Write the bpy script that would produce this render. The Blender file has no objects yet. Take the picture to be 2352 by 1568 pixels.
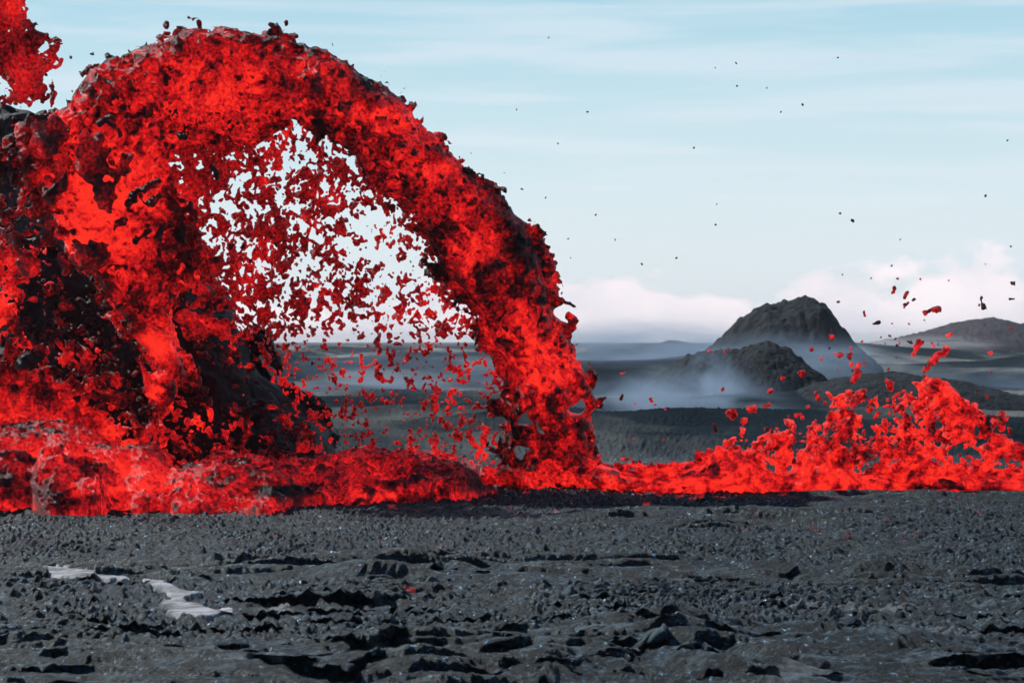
import bpy, math, random
import numpy as np
from mathutils import Vector, Matrix

# ------------------------------------------------------------------ camera, sky, sun
S = bpy.context.scene
COL = S.collection
CAM_H = 5.0
FPX = 5532.0            # focal length in units of a 2352-wide picture
cam_d = bpy.data.cameras.new("camera")
cam = bpy.data.objects.new("camera", cam_d)
COL.objects.link(cam)
cam.location = (0, 0, CAM_H)
cam.rotation_euler = (math.radians(90), 0, 0)
cam_d.sensor_width = 36.0
cam_d.lens = 36.0 * FPX / 2352.0
cam_d.clip_start = 0.5
cam_d.clip_end = 40000
cam_d.dof.use_dof = True
cam_d.dof.focus_distance = 62.0
cam_d.dof.aperture_fstop = 2.6
S.camera = cam

SUN_DIR = Vector((-0.62, 0.36, 0.60)).normalized()      # towards the sun
S.view_settings.view_transform = 'Standard'
S.view_settings.look = 'None'
S.view_settings.exposure = 0.0
S.view_settings.gamma = 1.0

W = bpy.data.worlds.new("World")
S.world = W
W.use_nodes = True
nt = W.node_tree
for n in list(nt.nodes):
    nt.nodes.remove(n)


def N(nt, typ, **kw):
    n = nt.nodes.new(typ)
    for k, v in kw.items():
        if k.startswith('_'):
            setattr(n, k[1:], v)
        else:
            key = int(k[1:]) if k[0] == 'i' and k[1:].isdigit() else k.replace('__', ' ')
            n.inputs[key].default_value = v
    return n


def L(nt, a, b):
    nt.links.new(a, b)


def ramp(nt, fac, stops, interp='LINEAR'):
    r = nt.nodes.new('ShaderNodeValToRGB')
    r.color_ramp.interpolation = interp
    e = r.color_ramp.elements
    e.remove(e[1])
    for k, (p, c) in enumerate(stops):
        el = e[0] if k == 0 else e.new(p)
        if k == 0:
            el.position = p
        el.color = (c[0], c[1], c[2], 1) if not isinstance(c, (int, float)) else (c, c, c, 1)
    L(nt, fac, r.inputs[0])
    return r


def math_n(nt, op, a, b=None, clamp=False):
    m = nt.nodes.new('ShaderNodeMath')
    m.operation = op
    m.use_clamp = clamp
    for i, v in enumerate((a, b)):
        if v is None:
            continue
        if isinstance(v, (int, float)):
            m.inputs[i].default_value = v
        else:
            L(nt, v, m.inputs[i])
    return m.outputs[0]


def mixc(nt, fac, a, b):
    m = nt.nodes.new('ShaderNodeMix')
    m.data_type = 'RGBA'
    for s, v in ((m.inputs[0], fac), (m.inputs[6], a), (m.inputs[7], b)):
        if isinstance(v, (int, float)):
            s.default_value = v
        elif isinstance(v, tuple):
            s.default_value = (v[0], v[1], v[2], 1)
        else:
            L(nt, v, s)
    return m.outputs[2]


sky = N(nt, 'ShaderNodeTexSky', _sky_type='NISHITA', _sun_disc=False)
sky.sun_elevation = math.asin(SUN_DIR.z)
sky.sun_rotation = math.atan2(SUN_DIR.x, SUN_DIR.y)
sky.air_density = 1.0
sky.dust_density = 0.6
sky.ozone_density = 1.0
SKY_STR = 0.10
tc = N(nt, 'ShaderNodeTexCoord')
sep = N(nt, 'ShaderNodeSeparateXYZ')
L(nt, tc.outputs['Generated'], sep.inputs[0])
# thin streaks of high cloud: noise on the sky direction, strongly flattened
mp = N(nt, 'ShaderNodeMapping')
mp.inputs['Scale'].default_value = (2.4, 2.4, 30.0)
mp.inputs['Rotation'].default_value = (0, math.radians(1.5), 0)
L(nt, tc.outputs['Generated'], mp.inputs[0])
ns = N(nt, 'ShaderNodeTexNoise', Scale=3.0, Detail=5.0, Roughness=0.5, Distortion=0.35)
L(nt, mp.outputs[0], ns.inputs['Vector'])
streak = ramp(nt, ns.outputs[0], [(0.40, 0.0), (0.68, 1.0)], 'EASE').outputs[0]
# cloud bank low over the horizon
mp2 = N(nt, 'ShaderNodeMapping')
mp2.inputs['Scale'].default_value = (1, 1, 1.7)
L(nt, tc.outputs['Generated'], mp2.inputs[0])
nb = N(nt, 'ShaderNodeTexNoise', Scale=17.0, Detail=8.0, Roughness=0.55)
L(nt, mp2.outputs[0], nb.inputs['Vector'])
bank_h = math_n(nt, 'MULTIPLY_ADD', nb.outputs[0], 0.085)
bank_h.node.inputs[2].default_value = -0.021
# the bank is taller towards the right
rx = math_n(nt, 'MULTIPLY', sep.outputs[0], 0.05)
bank_h = math_n(nt, 'ADD', bank_h, rx)
bank = math_n(nt, 'SUBTRACT', bank_h, sep.outputs[2])
bank = math_n(nt, 'MULTIPLY', bank, 150.0, clamp=True)
base = mixc(nt, 1.0, sky.outputs[0], (1, 1, 1))
base.node.blend_type = 'MULTIPLY'
tint = mixc(nt, 0.0, sky.outputs[0], (1, 1, 1))
elev = ramp(nt, sep.outputs[2], [(0.0, (8.1, 8.6, 9.3)), (0.05, (7.6, 8.8, 9.4)), (0.10, (5.8, 8.0, 8.9)), (0.145, (4.2, 7.0, 8.4)), (0.3, (2.2, 4.2, 6.5)), (0.6, (0.8, 1.8, 3.6)), (1.0, (0.5, 1.2, 2.8))])
for el in elev.color_ramp.elements:
    pass
skyc = mixc(nt, 0.88, sky.outputs[0], elev.outputs[0])
# sky behind the camera made darker and bluer, to cut fill on camera-facing sides
away = N(nt, 'ShaderNodeMapRange', _interpolation_type='SMOOTHSTEP')
away.inputs[1].default_value = 0.55; away.inputs[2].default_value = -0.5
L(nt, sep.outputs[1], away.inputs[0])
deep = mixc(nt, 1.0, skyc, (0.20, 0.27, 0.36))
deep.node.blend_type = 'MULTIPLY'
skyc = mixc(nt, away.outputs[0], skyc, deep)

skyc = mixc(nt, math_n(nt, 'MULTIPLY', math_n(nt, 'MULTIPLY', streak, 0.50), math_n(nt, 'SUBTRACT', 1.0, away.outputs[0])), skyc, (7.9, 8.6, 9.4))
nb2 = N(nt, 'ShaderNodeTexNoise', Scale=22.0, Detail=5.0)
L(nt, mp2.outputs[0], nb2.inputs['Vector'])
bankc = ramp(nt, nb2.outputs[0], [(0.35, (8.9, 8.5, 9.2)), (0.6, (11.0, 10.0, 10.3))]).outputs[0]
skyc = mixc(nt, math_n(nt, 'MULTIPLY', math_n(nt, 'MULTIPLY', bank, 0.95), math_n(nt, 'SUBTRACT', 1.0, away.outputs[0])), skyc, bankc)
bg = N(nt, 'ShaderNodeBackground', Strength=SKY_STR)
L(nt, skyc, bg.inputs[0])
wo = N(nt, 'ShaderNodeOutputWorld')
L(nt, bg.outputs[0], wo.inputs[0])

sun_d = bpy.data.lights.new("sun", 'SUN')
sun_d.energy = 4.8
sun_d.angle = math.radians(0.5)
sun_d.color = (1.0, 0.975, 0.94)
sun = bpy.data.objects.new("sun", sun_d)
COL.objects.link(sun)
sun.rotation_euler = SUN_DIR.to_track_quat('Z', 'Y').to_euler()


# ------------------------------------------------------------------ helpers
def wx(u, Y):
    return (u - 1176.0) / FPX * Y


def wz(v, Y):
    return CAM_H + (784.0 - v) / FPX * Y


def tag(o, label=None, cat=None, group=None, kind=None):
    if label: o['label'] = label
    if cat: o['category'] = cat
    if group: o['group'] = group
    if kind: o['kind'] = kind
    return o


def empty(name, loc):
    o = bpy.data.objects.new(name, None)
    o.location = loc
    COL.objects.link(o)
    return o


def parent_keep(o, p):
    o.parent = p
    o.matrix_parent_inverse = Matrix.Translation(-Vector(p.location))


def mesh_obj(name, V, Q, mat, smooth=True, attrs=None, origin=None):
    V = np.asarray(V, np.float32)
    if origin is not None:
        V = V - np.asarray(origin, np.float32)
    me = bpy.data.meshes.new(name)
    n, m = len(V), len(Q)
    k = Q.shape[1]
    me.vertices.add(n)
    me.vertices.foreach_set('co', V.ravel())
    me.loops.add(m * k)
    me.loops.foreach_set('vertex_index', Q.astype(np.int32).ravel())
    me.polygons.add(m)
    me.polygons.foreach_set('loop_start', np.arange(0, m * k, k, dtype=np.int32))
    if smooth:
        me.polygons.foreach_set('use_smooth', np.ones(m, dtype=bool))
    for nm, arr in (attrs or {}).items():
        a = me.attributes.new(nm, 'FLOAT', 'POINT')
        a.data.foreach_set('value', np.asarray(arr, np.float32))
    me.materials.append(mat)
    me.update(calc_edges=True)
    me.validate()
    o = bpy.data.objects.new(name, me)
    if origin is not None:
        o.location = origin
    COL.objects.link(o)
    return o


# ---- noise
def lattice_noise3(shape, voxel, scale, seed, stretch=(1, 1, 1)):
    """B-spline value noise on a regular grid, about zero mean, unit deviation"""
    r = np.random.default_rng(seed)
    pos, dims = [], []
    for n, s in zip(shape, stretch):
        p = np.arange(n) * voxel / (scale * s) + r.random()
        pos.append(p)
        dims.append(int(p.max()) + 4)
    A = r.standard_normal(dims).astype(np.float32)
    for ax, p in enumerate(pos):
        i = np.floor(p).astype(int)
        f = (p - i).astype(np.float32)
        sh = [1, 1, 1]; sh[ax] = len(p)
        w0 = (0.5 * (1 - f) ** 2).reshape(sh)
        w2 = (0.5 * f ** 2).reshape(sh)
        w1 = 1 - w0 - w2
        A = np.take(A, i, ax) * w0 + np.take(A, i + 1, ax) * w1 + np.take(A, i + 2, ax) * w2
    return A * (1.0 / 0.42)


def fbm3(shape, voxel, scales, amps, seed, stretch=(1, 1, 1), billow=False):
    out = None
    for k, (s, a) in enumerate(zip(scales, amps)):
        n = lattice_noise3(shape, voxel, s, seed * 31 + k, stretch)
        if billow:
            n = np.abs(n) - 0.8
        out = n * a if out is None else out + n * a
    return out


_tab = {}


def vnoise2(x, y, seed):
    if seed not in _tab:
        _tab[seed] = np.random.default_rng(seed).standard_normal((256, 256)).astype(np.float32)
    T = _tab[seed]
    i = np.floor(x).astype(np.int64); j = np.floor(y).astype(np.int64)
    fx = (x - i).astype(np.float32); fy = (y - j).astype(np.float32)
    out = 0
    wx_ = (0.5 * (1 - fx) ** 2, None, 0.5 * fx ** 2)
    wx_ = (wx_[0], 1 - wx_[0] - wx_[2], wx_[2])
    wy_ = (0.5 * (1 - fy) ** 2, None, 0.5 * fy ** 2)
    wy_ = (wy_[0], 1 - wy_[0] - wy_[2], wy_[2])
    for a in range(3):
        for b in range(3):
            out = out + T[(i + a) & 255, (j + b) & 255] * wx_[a] * wy_[b]
    return out * (1 / 0.55)


def sdf_poly(px, pz, poly):
    """signed distance, positive inside"""
    P = np.asarray(poly, float)
    d = np.full(px.shape, 1e9)
    ins = np.zeros(px.shape, bool)
    for a, b in zip(P, np.roll(P, -1, 0)):
        e = b - a
        wxx, wzz = px - a[0], pz - a[1]
        t = np.clip((wxx * e[0] + wzz * e[1]) / (e @ e + 1e-12), 0, 1)
        d = np.minimum(d, (wxx - e[0] * t) ** 2 + (wzz - e[1] * t) ** 2)
        c = (a[1] > pz) != (b[1] > pz)
        with np.errstate(divide='ignore', invalid='ignore'):
            xc = a[0] + (pz - a[1]) * e[0] / (e[1] if e[1] != 0 else 1e-12)
        ins ^= c & (px < xc)
    d = np.sqrt(d)
    return np.where(ins, d, -d)


def surface_nets(D, origin, voxel):
    """D > 0 inside. returns verts, quads, nearest voxel index of each vertex"""
    D = D.copy()
    D[0] = D[-1] = -1; D[:, 0] = D[:, -1] = -1; D[:, :, 0] = D[:, :, -1] = -1
    I = D > 0
    cnt = np.zeros([s - 1 for s in D.shape], np.uint8)
    for a in (0, 1):
        for b in (0, 1):
            for c in (0, 1):
                cnt += I[a:D.shape[0] - 1 + a, b:D.shape[1] - 1 + b, c:D.shape[2] - 1 + c]
    act = (cnt > 0) & (cnt < 8)
    ii = np.argwhere(act)
    idx = np.full(act.shape, -1, np.int32)
    idx[act] = np.arange(len(ii))
    cor = np.array([(a, b, c) for a in (0, 1) for b in (0, 1) for c in (0, 1)])
    vals = np.stack([D[ii[:, 0] + c[0], ii[:, 1] + c[1], ii[:, 2] + c[2]] for c in cor], 1)
    acc = np.zeros((len(ii), 3), np.float32); num = np.zeros(len(ii), np.float32)
    for p in range(8):
        for q in range(p + 1, 8):
            if np.abs(cor[p] - cor[q]).sum() != 1:
                continue
            vp, vq = vals[:, p], vals[:, q]
            m = (vp > 0) != (vq > 0)
            t = np.where(m, vp / np.where(m, vp - vq, 1), 0)
            pt = cor[p][None, :] + (cor[q] - cor[p])[None, :] * t[:, None]
            acc += pt * m[:, None]; num += m
    loc = acc / num[:, None]
    V = (ii + loc) * voxel + np.asarray(origin)
    quads = []
    for ax in range(3):
        sl0 = [slice(1, -1)] * 3; sl1 = [slice(1, -1)] * 3
        sl0[ax] = slice(0, -1); sl1[ax] = slice(1, None)
        A = I[tuple(sl0)]; B = I[tuple(sl1)]
        for flip, M in ((False, A & ~B), (True, ~A & B)):
            e = np.argwhere(M)
            if not len(e):
                continue
            off = np.array([1, 1, 1]); off[ax] = 0
            e = e + off
            b1, b2 = (ax + 1) % 3, (ax + 2) % 3
            d1 = np.zeros(3, int); d1[b1] = 1
            d2 = np.zeros(3, int); d2[b2] = 1
            c0, c1, c2, c3 = e - d1 - d2, e - d2, e, e - d1
            q = np.stack([idx[tuple(c.T)] for c in (c0, c1, c2, c3)], 1)
            if flip:
                q = q[:, ::-1]
            quads.append(q)
    Q = np.concatenate(quads)
    Q = Q[(Q >= 0).all(1)]
    near = np.clip(np.round(ii + loc).astype(int), 0, np.array(D.shape) - 1)
    return V.astype(np.float32), Q, near


def components(nv, Q):
    l = np.arange(nv)
    a = np.concatenate([Q[:, 0], Q[:, 1], Q[:, 2], Q[:, 3]])
    b = np.concatenate([Q[:, 1], Q[:, 2], Q[:, 3], Q[:, 0]])
    while True:
        m = np.minimum(l[a], l[b])
        old = l.copy()
        np.minimum.at(l, a, m); np.minimum.at(l, b, m)
        np.minimum.at(l, old[a], m); np.minimum.at(l, old[b], m)
        l = l[l]; l = l[l]
        if (l == old).all():
            break
    return l


ICDF_C = np.linspace(0.001, 0.999, 400)
_x = np.linspace(-4, 4, 4001)
_cdf = np.cumsum(np.exp(-_x ** 2 / 2)); _cdf /= _cdf[-1]


def icdf(c):
    return np.interp(np.clip(c, 0.0005, 0.9995), _cdf, _x)


def sstep(a, b, x):
    t = np.clip((x - a) / (b - a), 0, 1)
    return t * t * (3 - 2 * t)


# ------------------------------------------------------------------ materials
def new_mat(name):
    m = bpy.data.materials.new(name)
    m.use_nodes = True
    t = m.node_tree
    for n in list(t.nodes):
        t.nodes.remove(n)
    out = t.nodes.new('ShaderNodeOutputMaterial')
    p = t.nodes.new('ShaderNodeBsdfPrincipled')
    L(t, p.outputs[0], out.inputs[0])
    return m, t, p, out


def lava_material(name, boost=0.0, noise_amp=0.80, strength=1.0, crust=(0.022, 0.014, 0.017), hot=(0.045, 0.02, 0.02), scale=9.0):
    m, t, p, out = new_mat(name)
    at = N(t, 'ShaderNodeAttribute', _attribute_name='glow')
    co = N(t, 'ShaderNodeTexCoord')
    n1 = N(t, 'ShaderNodeTexNoise', Scale=scale, Detail=8.0, Roughness=0.74)
    L(t, co.outputs['Object'], n1.inputs['Vector'])
    n2 = N(t, 'ShaderNodeTexVoronoi', Scale=9.0, Randomness=1.0)
    L(t, co.outputs['Object'], n2.inputs['Vector'])
    h = math_n(t, 'SUBTRACT', n1.outputs[0], 0.5)
    h = math_n(t, 'MULTIPLY', h, noise_amp * 2)
    h = math_n(t, 'ADD', h, at.outputs['Fac'])
    v = math_n(t, 'SUBTRACT', n2.outputs['Distance'], 0.45)
    v = math_n(t, 'MULTIPLY', v, 0.28)
    h = math_n(t, 'ADD', h, v)
    h = math_n(t, 'ADD', h, boost)
    r = ramp(t, h, [(0.0, (0, 0, 0)), (0.2, (0.012, 0.0003, 0.0003)), (0.38, (0.09, 0.001, 0.001)), (0.55, (0.29, 0.003, 0.0042)),
                    (0.75, (0.66, 0.008, 0.0085)), (1.0, (1.0, 0.030, 0.015))])
    L(t, r.outputs[0], p.inputs['Emission Color'])
    p.inputs['Emission Strength'].default_value = strength
    bc = ramp(t, h, [(0.0, crust), (0.9, hot)])
    L(t, bc.outputs[0], p.inputs['Base Color'])
    p.inputs['Roughness'].default_value = 0.33
    p.inputs['Specular IOR Level'].default_value = 0.32
    b1 = N(t, 'ShaderNodeTexNoise', Scale=14.0, Detail=8.0, Roughness=0.8)
    L(t, co.outputs['Object'], b1.inputs['Vector'])
    bp = N(t, 'ShaderNodeBump', Strength=1.0, Distance=0.25)
    L(t, b1.outputs[0], bp.inputs['Height'])
    L(t, bp.outputs[0], p.inputs['Normal'])
    return m


M_ARCH = lava_material('molten_lava')
M_CLOT = lava_material('cooling_lava', crust=(0.02, 0.016, 0.019))
M_FLOW = lava_material('flowing_lava', noise_amp=0.6, scale=8.0, crust=(0.035, 0.035, 0.04), hot=(0.13, 0.085, 0.085))


def rock_material(name, base, base2, rough=0.42, bump=0.08, bscale=9.0, heat=False):
    m, t, p, out = new_mat(name)
    co = N(t, 'ShaderNodeTexCoord')
    n1 = N(t, 'ShaderNodeTexNoise', Scale=0.8, Detail=8.0, Roughness=0.65)
    L(t, co.outputs['Object'], n1.inputs['Vector'])
    c = ramp(t, n1.outputs[0], [(0.3, base), (0.7, base2)]).outputs[0]
    L(t, c, p.inputs['Base Color'])
    p.inputs['Roughness'].default_value = rough
    p.inputs['Specular IOR Level'].default_value = 0.25
    b1 = N(t, 'ShaderNodeTexNoise', Scale=bscale, Detail=6.0, Roughness=0.7)
    L(t, co.outputs['Object'], b1.inputs['Vector'])
    bp = N(t, 'ShaderNodeBump', Strength=1.0, Distance=bump)
    L(t, b1.outputs[0], bp.inputs['Height'])
    L(t, bp.outputs[0], p.inputs['Normal'])
    return m, t, p


M_MOUND, _, pm_ = rock_material('black_spatter_rock', (0.005, 0.006, 0.007), (0.016, 0.018, 0.021), 0.5, 0.15, 6.0)
M_HILL, _, _ = rock_material('cinder_rock', (0.004, 0.008, 0.012), (0.012, 0.018, 0.024), 0.9, 1.0, 0.25)
M_HILL2, _, _ = rock_material('purple_cinder_rock', (0.028, 0.025, 0.032), (0.05, 0.04, 0.05), 0.8, 1.2, 0.15)

# ------------------------------------------------------------------ ground
# (display column, row) -> ground point
def gpt(u, v):
    Y = CAM_H * FPX / (v - 784.0)
    return wx(u, Y), Y


rowsY = [-30, -10, 0, 8, 14, 18, 21, 24, 26, 28]
y = 28.0
while y < 34:
    y += 0.12; rowsY.append(y)
while y < 96:
    y += 0.028 * (y / 34.0) ** 0.9; rowsY.append(y)
while y < 14000:
    y *= 1.006 if y < 400 else (1.012 if y < 2000 else 1.05)
    rowsY.append(y)
rowsY = np.array(rowsY)
NC = 1080
hw = np.where(rowsY < 96, np.maximum(rowsY, 28) * 0.2126 + 4.0, 0)
far = rowsY >= 96
hw[far] = 96 * 0.2126 + 4 + (rowsY[far] - 96) * 0.45
GX = np.linspace(-1, 1, NC)[None, :] * hw[:, None]
GY = np.repeat(rowsY[:, None], NC, 1)


def ground_height(X, Y):
    wa = vnoise2(X / 3.1, Y / 3.1, 1) * 0.6
    wb = vnoise2(X / 2.7, Y / 2.7, 2) * 0.6
    near = sstep(100, 60, Y)
    z = 0.09 * vnoise2(X / 11, Y / 5.5, 3) + 0.03 * vnoise2(X / 4.0, Y / 2.2, 4)
    # blocky clinker, smaller and calmer in the pahoehoe areas
    ropy = sstep(-0.2, 0.7, vnoise2(X / 9, Y / 4.0, 5) + sstep(58, 42, Y) * 1.5 - 0.5)
    rub = 0
    for k, (s, a) in enumerate(((0.95, .02), (0.45, .025), (0.22, .018), (0.12, .038), (0.07, .046))):
        rub = rub + a * (np.abs(vnoise2((X + wa) / (s * 1.15), (Y + wb) / s, 10 + k)) - 0.8)
    rub = -rub if False else rub
    z = z + rub * (0.9 - 0.62 * ropy) * sstep(900, 90, Y)
    # ropes and folds, long across the view
    rp = 0
    for k, (sx, sy, a) in enumerate(((5.5, .85, .05), (3.0, .40, .055), (1.3, .18, .05), (1.5, 0.10, 0.030))):
        n = vnoise2((X + wa * 1.2) / sx, (Y + wb * 0.7 + X * 0.10) / sy, 20 + k)
        rp = rp + a * (np.abs(n) - 0.8)
    z = z + rp * (0.35 + 1.5 * ropy) * near
    # distant relief
    z = z + sstep(190, 420, Y) * (1.3 * vnoise2(X / 60, Y / 60, 40) + 0.6 * vnoise2(X / 17, Y / 17, 41)) * sstep(3500, 900, Y)
    z = z + sstep(86, 140, Y) * (0.30 * vnoise2(X / 7, Y / 7, 42)) * sstep(900, 200, Y)
    return z


GZ = ground_height(GX, GY)


def bump_at(u, v, ru, ry, h, p=2.0):
    """gaussian swelling or hollow on the ground"""
    global GZ
    x0, y0 = gpt(u, v)
    rx_ = ru / FPX * y0
    GZ = GZ + h * np.exp(-(np.abs((GX - x0) / rx_) ** p + np.abs((GY - y0) / ry) ** p))


GYS = np.zeros(GX.shape)


def ledge(pts, h, length, ov=0.55):
    """raised crust slab whose broken lip overhangs a hollow on the viewer's side"""
    global GZ, GYS
    P = [gpt(*p) for p in pts]
    xs = np.array([p[0] for p in P]); ys = np.array([p[1] for p in P])
    r0, r1 = np.searchsorted(rowsY, [ys.min() - 3, ys.max() + 3 + 4 * length])
    W_ = slice(r0, r1)
    GX, GY = globals()['GX'][W_], globals()['GY'][W_]
    y_l = np.interp(GX, xs, ys)
    y_l = y_l + 0.30 * vnoise2(GX / 1.6, GY * 0, 77) + 0.07 * vnoise2(GX / 0.4, GY * 0, 76)
    t = (GX - xs[0]) / (xs[-1] - xs[0])
    ends = sstep(0, 0.3, t) * sstep(1, 0.7, t) * (0.75 + 0.2 * vnoise2(GX / 1.5, GX * 0, 78 + len(pts)))
    ends = np.clip(ends, 0, 1.2)
    d = GY - y_l
    hh = h * ends * 0.75
    rise = 0.80 * sstep(0.10, 0.20, d) + 0.20 * sstep(0.30, 0.37, d)
    GZ[W_] += hh * rise * np.exp(-np.maximum(d - 0.37, 0) / length) - 0.12 * hh * np.exp(-(d / 0.3) ** 2) * (0.9 + 0.2 * vnoise2(GX / 0.3, GY / 0.3, 75))
    GYS[W_] += ov * ends * (sstep(-0.05, 0.10, d) - 1.5 * sstep(0.20, 0.30, d) + 0.5 * sstep(0.37, 0.37 + 2 * length, d))


ledge([(740, 1400), (800, 1412), (860, 1412), (950, 1396)], 0.34, 0.9, 0.5)
ledge([(560, 1536), (700, 1548), (800, 1556), (905, 1538)], 0.11, 0.6, 0.35)
ledge([(1380, 1420), (1520, 1440), (1650, 1452), (1800, 1458), (2000, 1465)], 0.10, 0.7, 0.35)
ledge([(1690, 1388), (1760, 1398), (1860, 1392)], 0.14, 0.6, 0.35)
ledge([(1280, 1500), (1400, 1508), (1520, 1500), (1600, 1480)], 0.18, 0.8, 0.4)
ledge([(1180, 1530), (1300, 1540), (1480, 1550), (1700, 1548)], 0.12, 0.7, 0.3)
ledge([(150, 1420), (260, 1448), (400, 1452)], 0.14, 0.6, 0.35)
ledge([(740, 1470), (850, 1480), (960, 1474)], 0.14, 0.6, 0.35)
ledge([(2120, 1545), (2250, 1530), (2420, 1515)], 0.2, 0.8, 0.4)
ledge([(1990, 1480), (2140, 1500), (2420, 1498)], 0.12, 0.7, 0.35)
rg = random.Random(12)
for _k in range(40):
    _v = 1400 + 170 * rg.random()
    _u = rg.uniform(-100, 2300)
    _l = rg.uniform(180, 480)
    _s = rg.uniform(-0.02, 0.05)
    ledge([(_u, _v), (_u + _l * .3, _v + _l * _s * .3 + rg.uniform(-3, 5)), (_u + _l * .6, _v + _l * _s * .6 + rg.uniform(-3, 5)), (_u + _l, _v + _l * _s)], rg.uniform(0.05, 0.10), rg.uniform(0.25, 0.5), rg.uniform(0.15, 0.28))
for _k in range(90):
    _v = 1290 + 290 * rg.random() ** 0.7
    _u = rg.uniform(-60, 2360)
    _l = rg.uniform(60, 190) * (_v - 784) / 600
    _s = rg.uniform(-0.03, 0.07)
    ledge([(_u, _v), (_u + _l * .5, _v + _l * _s + rg.uniform(-3, 6)), (_u + _l, _v + _l * _s * 2)], rg.uniform(0.02, 0.055) * (0.5 + (_v - 1290) / 400), rg.uniform(0.3, 0.5), rg.uniform(0.15, 0.25))
bump_at(760, 1400, 120, 1.6, 0.12)

# where the crust is pale and silky
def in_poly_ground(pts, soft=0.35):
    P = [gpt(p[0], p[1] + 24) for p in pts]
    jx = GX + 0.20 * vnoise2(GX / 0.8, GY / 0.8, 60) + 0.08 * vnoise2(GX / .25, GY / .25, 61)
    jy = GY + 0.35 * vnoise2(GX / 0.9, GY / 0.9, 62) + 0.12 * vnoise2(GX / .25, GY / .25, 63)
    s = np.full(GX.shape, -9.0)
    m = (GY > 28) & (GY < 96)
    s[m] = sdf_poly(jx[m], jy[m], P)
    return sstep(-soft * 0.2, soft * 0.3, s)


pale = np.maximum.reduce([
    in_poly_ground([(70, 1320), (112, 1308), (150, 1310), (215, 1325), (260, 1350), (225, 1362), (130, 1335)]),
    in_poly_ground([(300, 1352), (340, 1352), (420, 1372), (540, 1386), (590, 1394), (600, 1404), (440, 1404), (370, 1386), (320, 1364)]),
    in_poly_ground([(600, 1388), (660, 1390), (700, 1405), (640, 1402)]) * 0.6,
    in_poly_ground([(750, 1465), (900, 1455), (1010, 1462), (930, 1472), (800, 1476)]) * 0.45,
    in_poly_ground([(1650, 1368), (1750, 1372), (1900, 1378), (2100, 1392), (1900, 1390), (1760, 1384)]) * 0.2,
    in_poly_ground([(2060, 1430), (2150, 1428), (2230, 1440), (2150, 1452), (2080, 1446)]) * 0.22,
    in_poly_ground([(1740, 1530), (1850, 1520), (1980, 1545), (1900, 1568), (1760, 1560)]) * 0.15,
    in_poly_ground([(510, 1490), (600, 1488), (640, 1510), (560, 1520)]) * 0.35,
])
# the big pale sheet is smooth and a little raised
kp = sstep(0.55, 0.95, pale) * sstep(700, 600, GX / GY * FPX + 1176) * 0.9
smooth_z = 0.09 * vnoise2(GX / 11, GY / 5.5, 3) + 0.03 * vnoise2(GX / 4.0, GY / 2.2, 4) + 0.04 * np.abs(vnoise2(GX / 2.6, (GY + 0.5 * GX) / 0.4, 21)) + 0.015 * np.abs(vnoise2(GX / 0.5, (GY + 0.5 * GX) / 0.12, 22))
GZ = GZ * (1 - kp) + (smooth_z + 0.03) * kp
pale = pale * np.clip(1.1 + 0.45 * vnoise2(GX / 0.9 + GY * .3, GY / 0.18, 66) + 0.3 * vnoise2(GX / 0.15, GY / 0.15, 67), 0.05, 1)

# red glow in the crust next to the flows
heat_g = np.zeros(GX.shape)
mN = (GY > 30) & (GY < 96)
gx_, gy_ = GX[mN], GY[mN]
near_edge = sstep(62, 75, gy_ + 1.5 * vnoise2(gx_ / 5, gy_ / 3, 50))
spk = vnoise2(gx_ / 0.22, gy_ / 0.5, 51) + 0.6 * vnoise2(gx_ / 2.5, gy_ / 3.0, 52)
hh = np.where(spk > 1.8, 0.42, 0) * near_edge + near_edge ** 3 * 0.05
hh += np.where(spk > 2.7, 0.40, 0) * 0.4 * sstep(48, 60, gy_)
heat_g[mN] = hh


def hot_crack(pts, w, amt):
    global heat_g
    P = [gpt(*p) for p in pts]
    xs = [p[0] for p in P]; ys = [p[1] for p in P]
    yl = np.interp(GX, xs, ys) + 0.15 * vnoise2(GX / 0.7, GY * 0, 79)
    m = (GX > xs[0]) & (GX < xs[-1])
    heat_g = np.maximum(heat_g, amt * m * np.exp(-((GY - yl) / w) ** 2) * np.clip(0.4 + vnoise2(GX / 0.8, GY / .8, 80), 0, 1))


hot_crack([(1600, 1436), (1660, 1450), (1760, 1456)], 0.10, 0.4)
hot_crack([(1880, 1444), (1930, 1440)], 0.10, 0.4)
hot_crack([(1980, 1458), (2040, 1464)], 0.10, 0.4)
hot_crack([(1860, 1372), (1940, 1376), (2100, 1400)], 0.12, 0.25)
hot_crack([(930, 1386), (955, 1386)], 0.25, 0.9)
hot_crack([(425, 1501), (440, 1502)], 0.2, 0.8)

# ground material
M_GROUND, t, p, out = new_mat('dark_lava_crust')
co = N(t, 'ShaderNodeTexCoord')
n1 = N(t, 'ShaderNodeTexNoise', Scale=6.5, Detail=8.0, Roughness=0.85)
L(t, co.outputs['Object'], n1.inputs['Vector'])
c1 = ramp(t, n1.outputs[0], [(0.43, (0.001, 0.003, 0.005)), (0.53, (0.006, 0.012, 0.018)), (0.61, (0.030, 0.056, 0.075)), (0.68, (0.20, 0.26, 0.29))]).outputs[0]
nf = N(t, 'ShaderNodeTexNoise', Scale=0.035, Detail=6.0, Roughness=0.6, Distortion=0.4)
mpf = N(t, 'ShaderNodeMapping')
mpf.inputs['Scale'].default_value = (1.0, 0.35, 1.0)
L(t, co.outputs['Object'], mpf.inputs[0])
L(t, mpf.outputs[0], nf.inputs['Vector'])
cf = ramp(t, nf.outputs[0], [(0.36, (0.004, 0.010, 0.016)), (0.48, (0.016, 0.026, 0.034)), (0.56, (0.09, 0.10, 0.10)), (0.66, (0.26, 0.26, 0.24))]).outputs[0]
spx = N(t, 'ShaderNodeSeparateXYZ')
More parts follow.
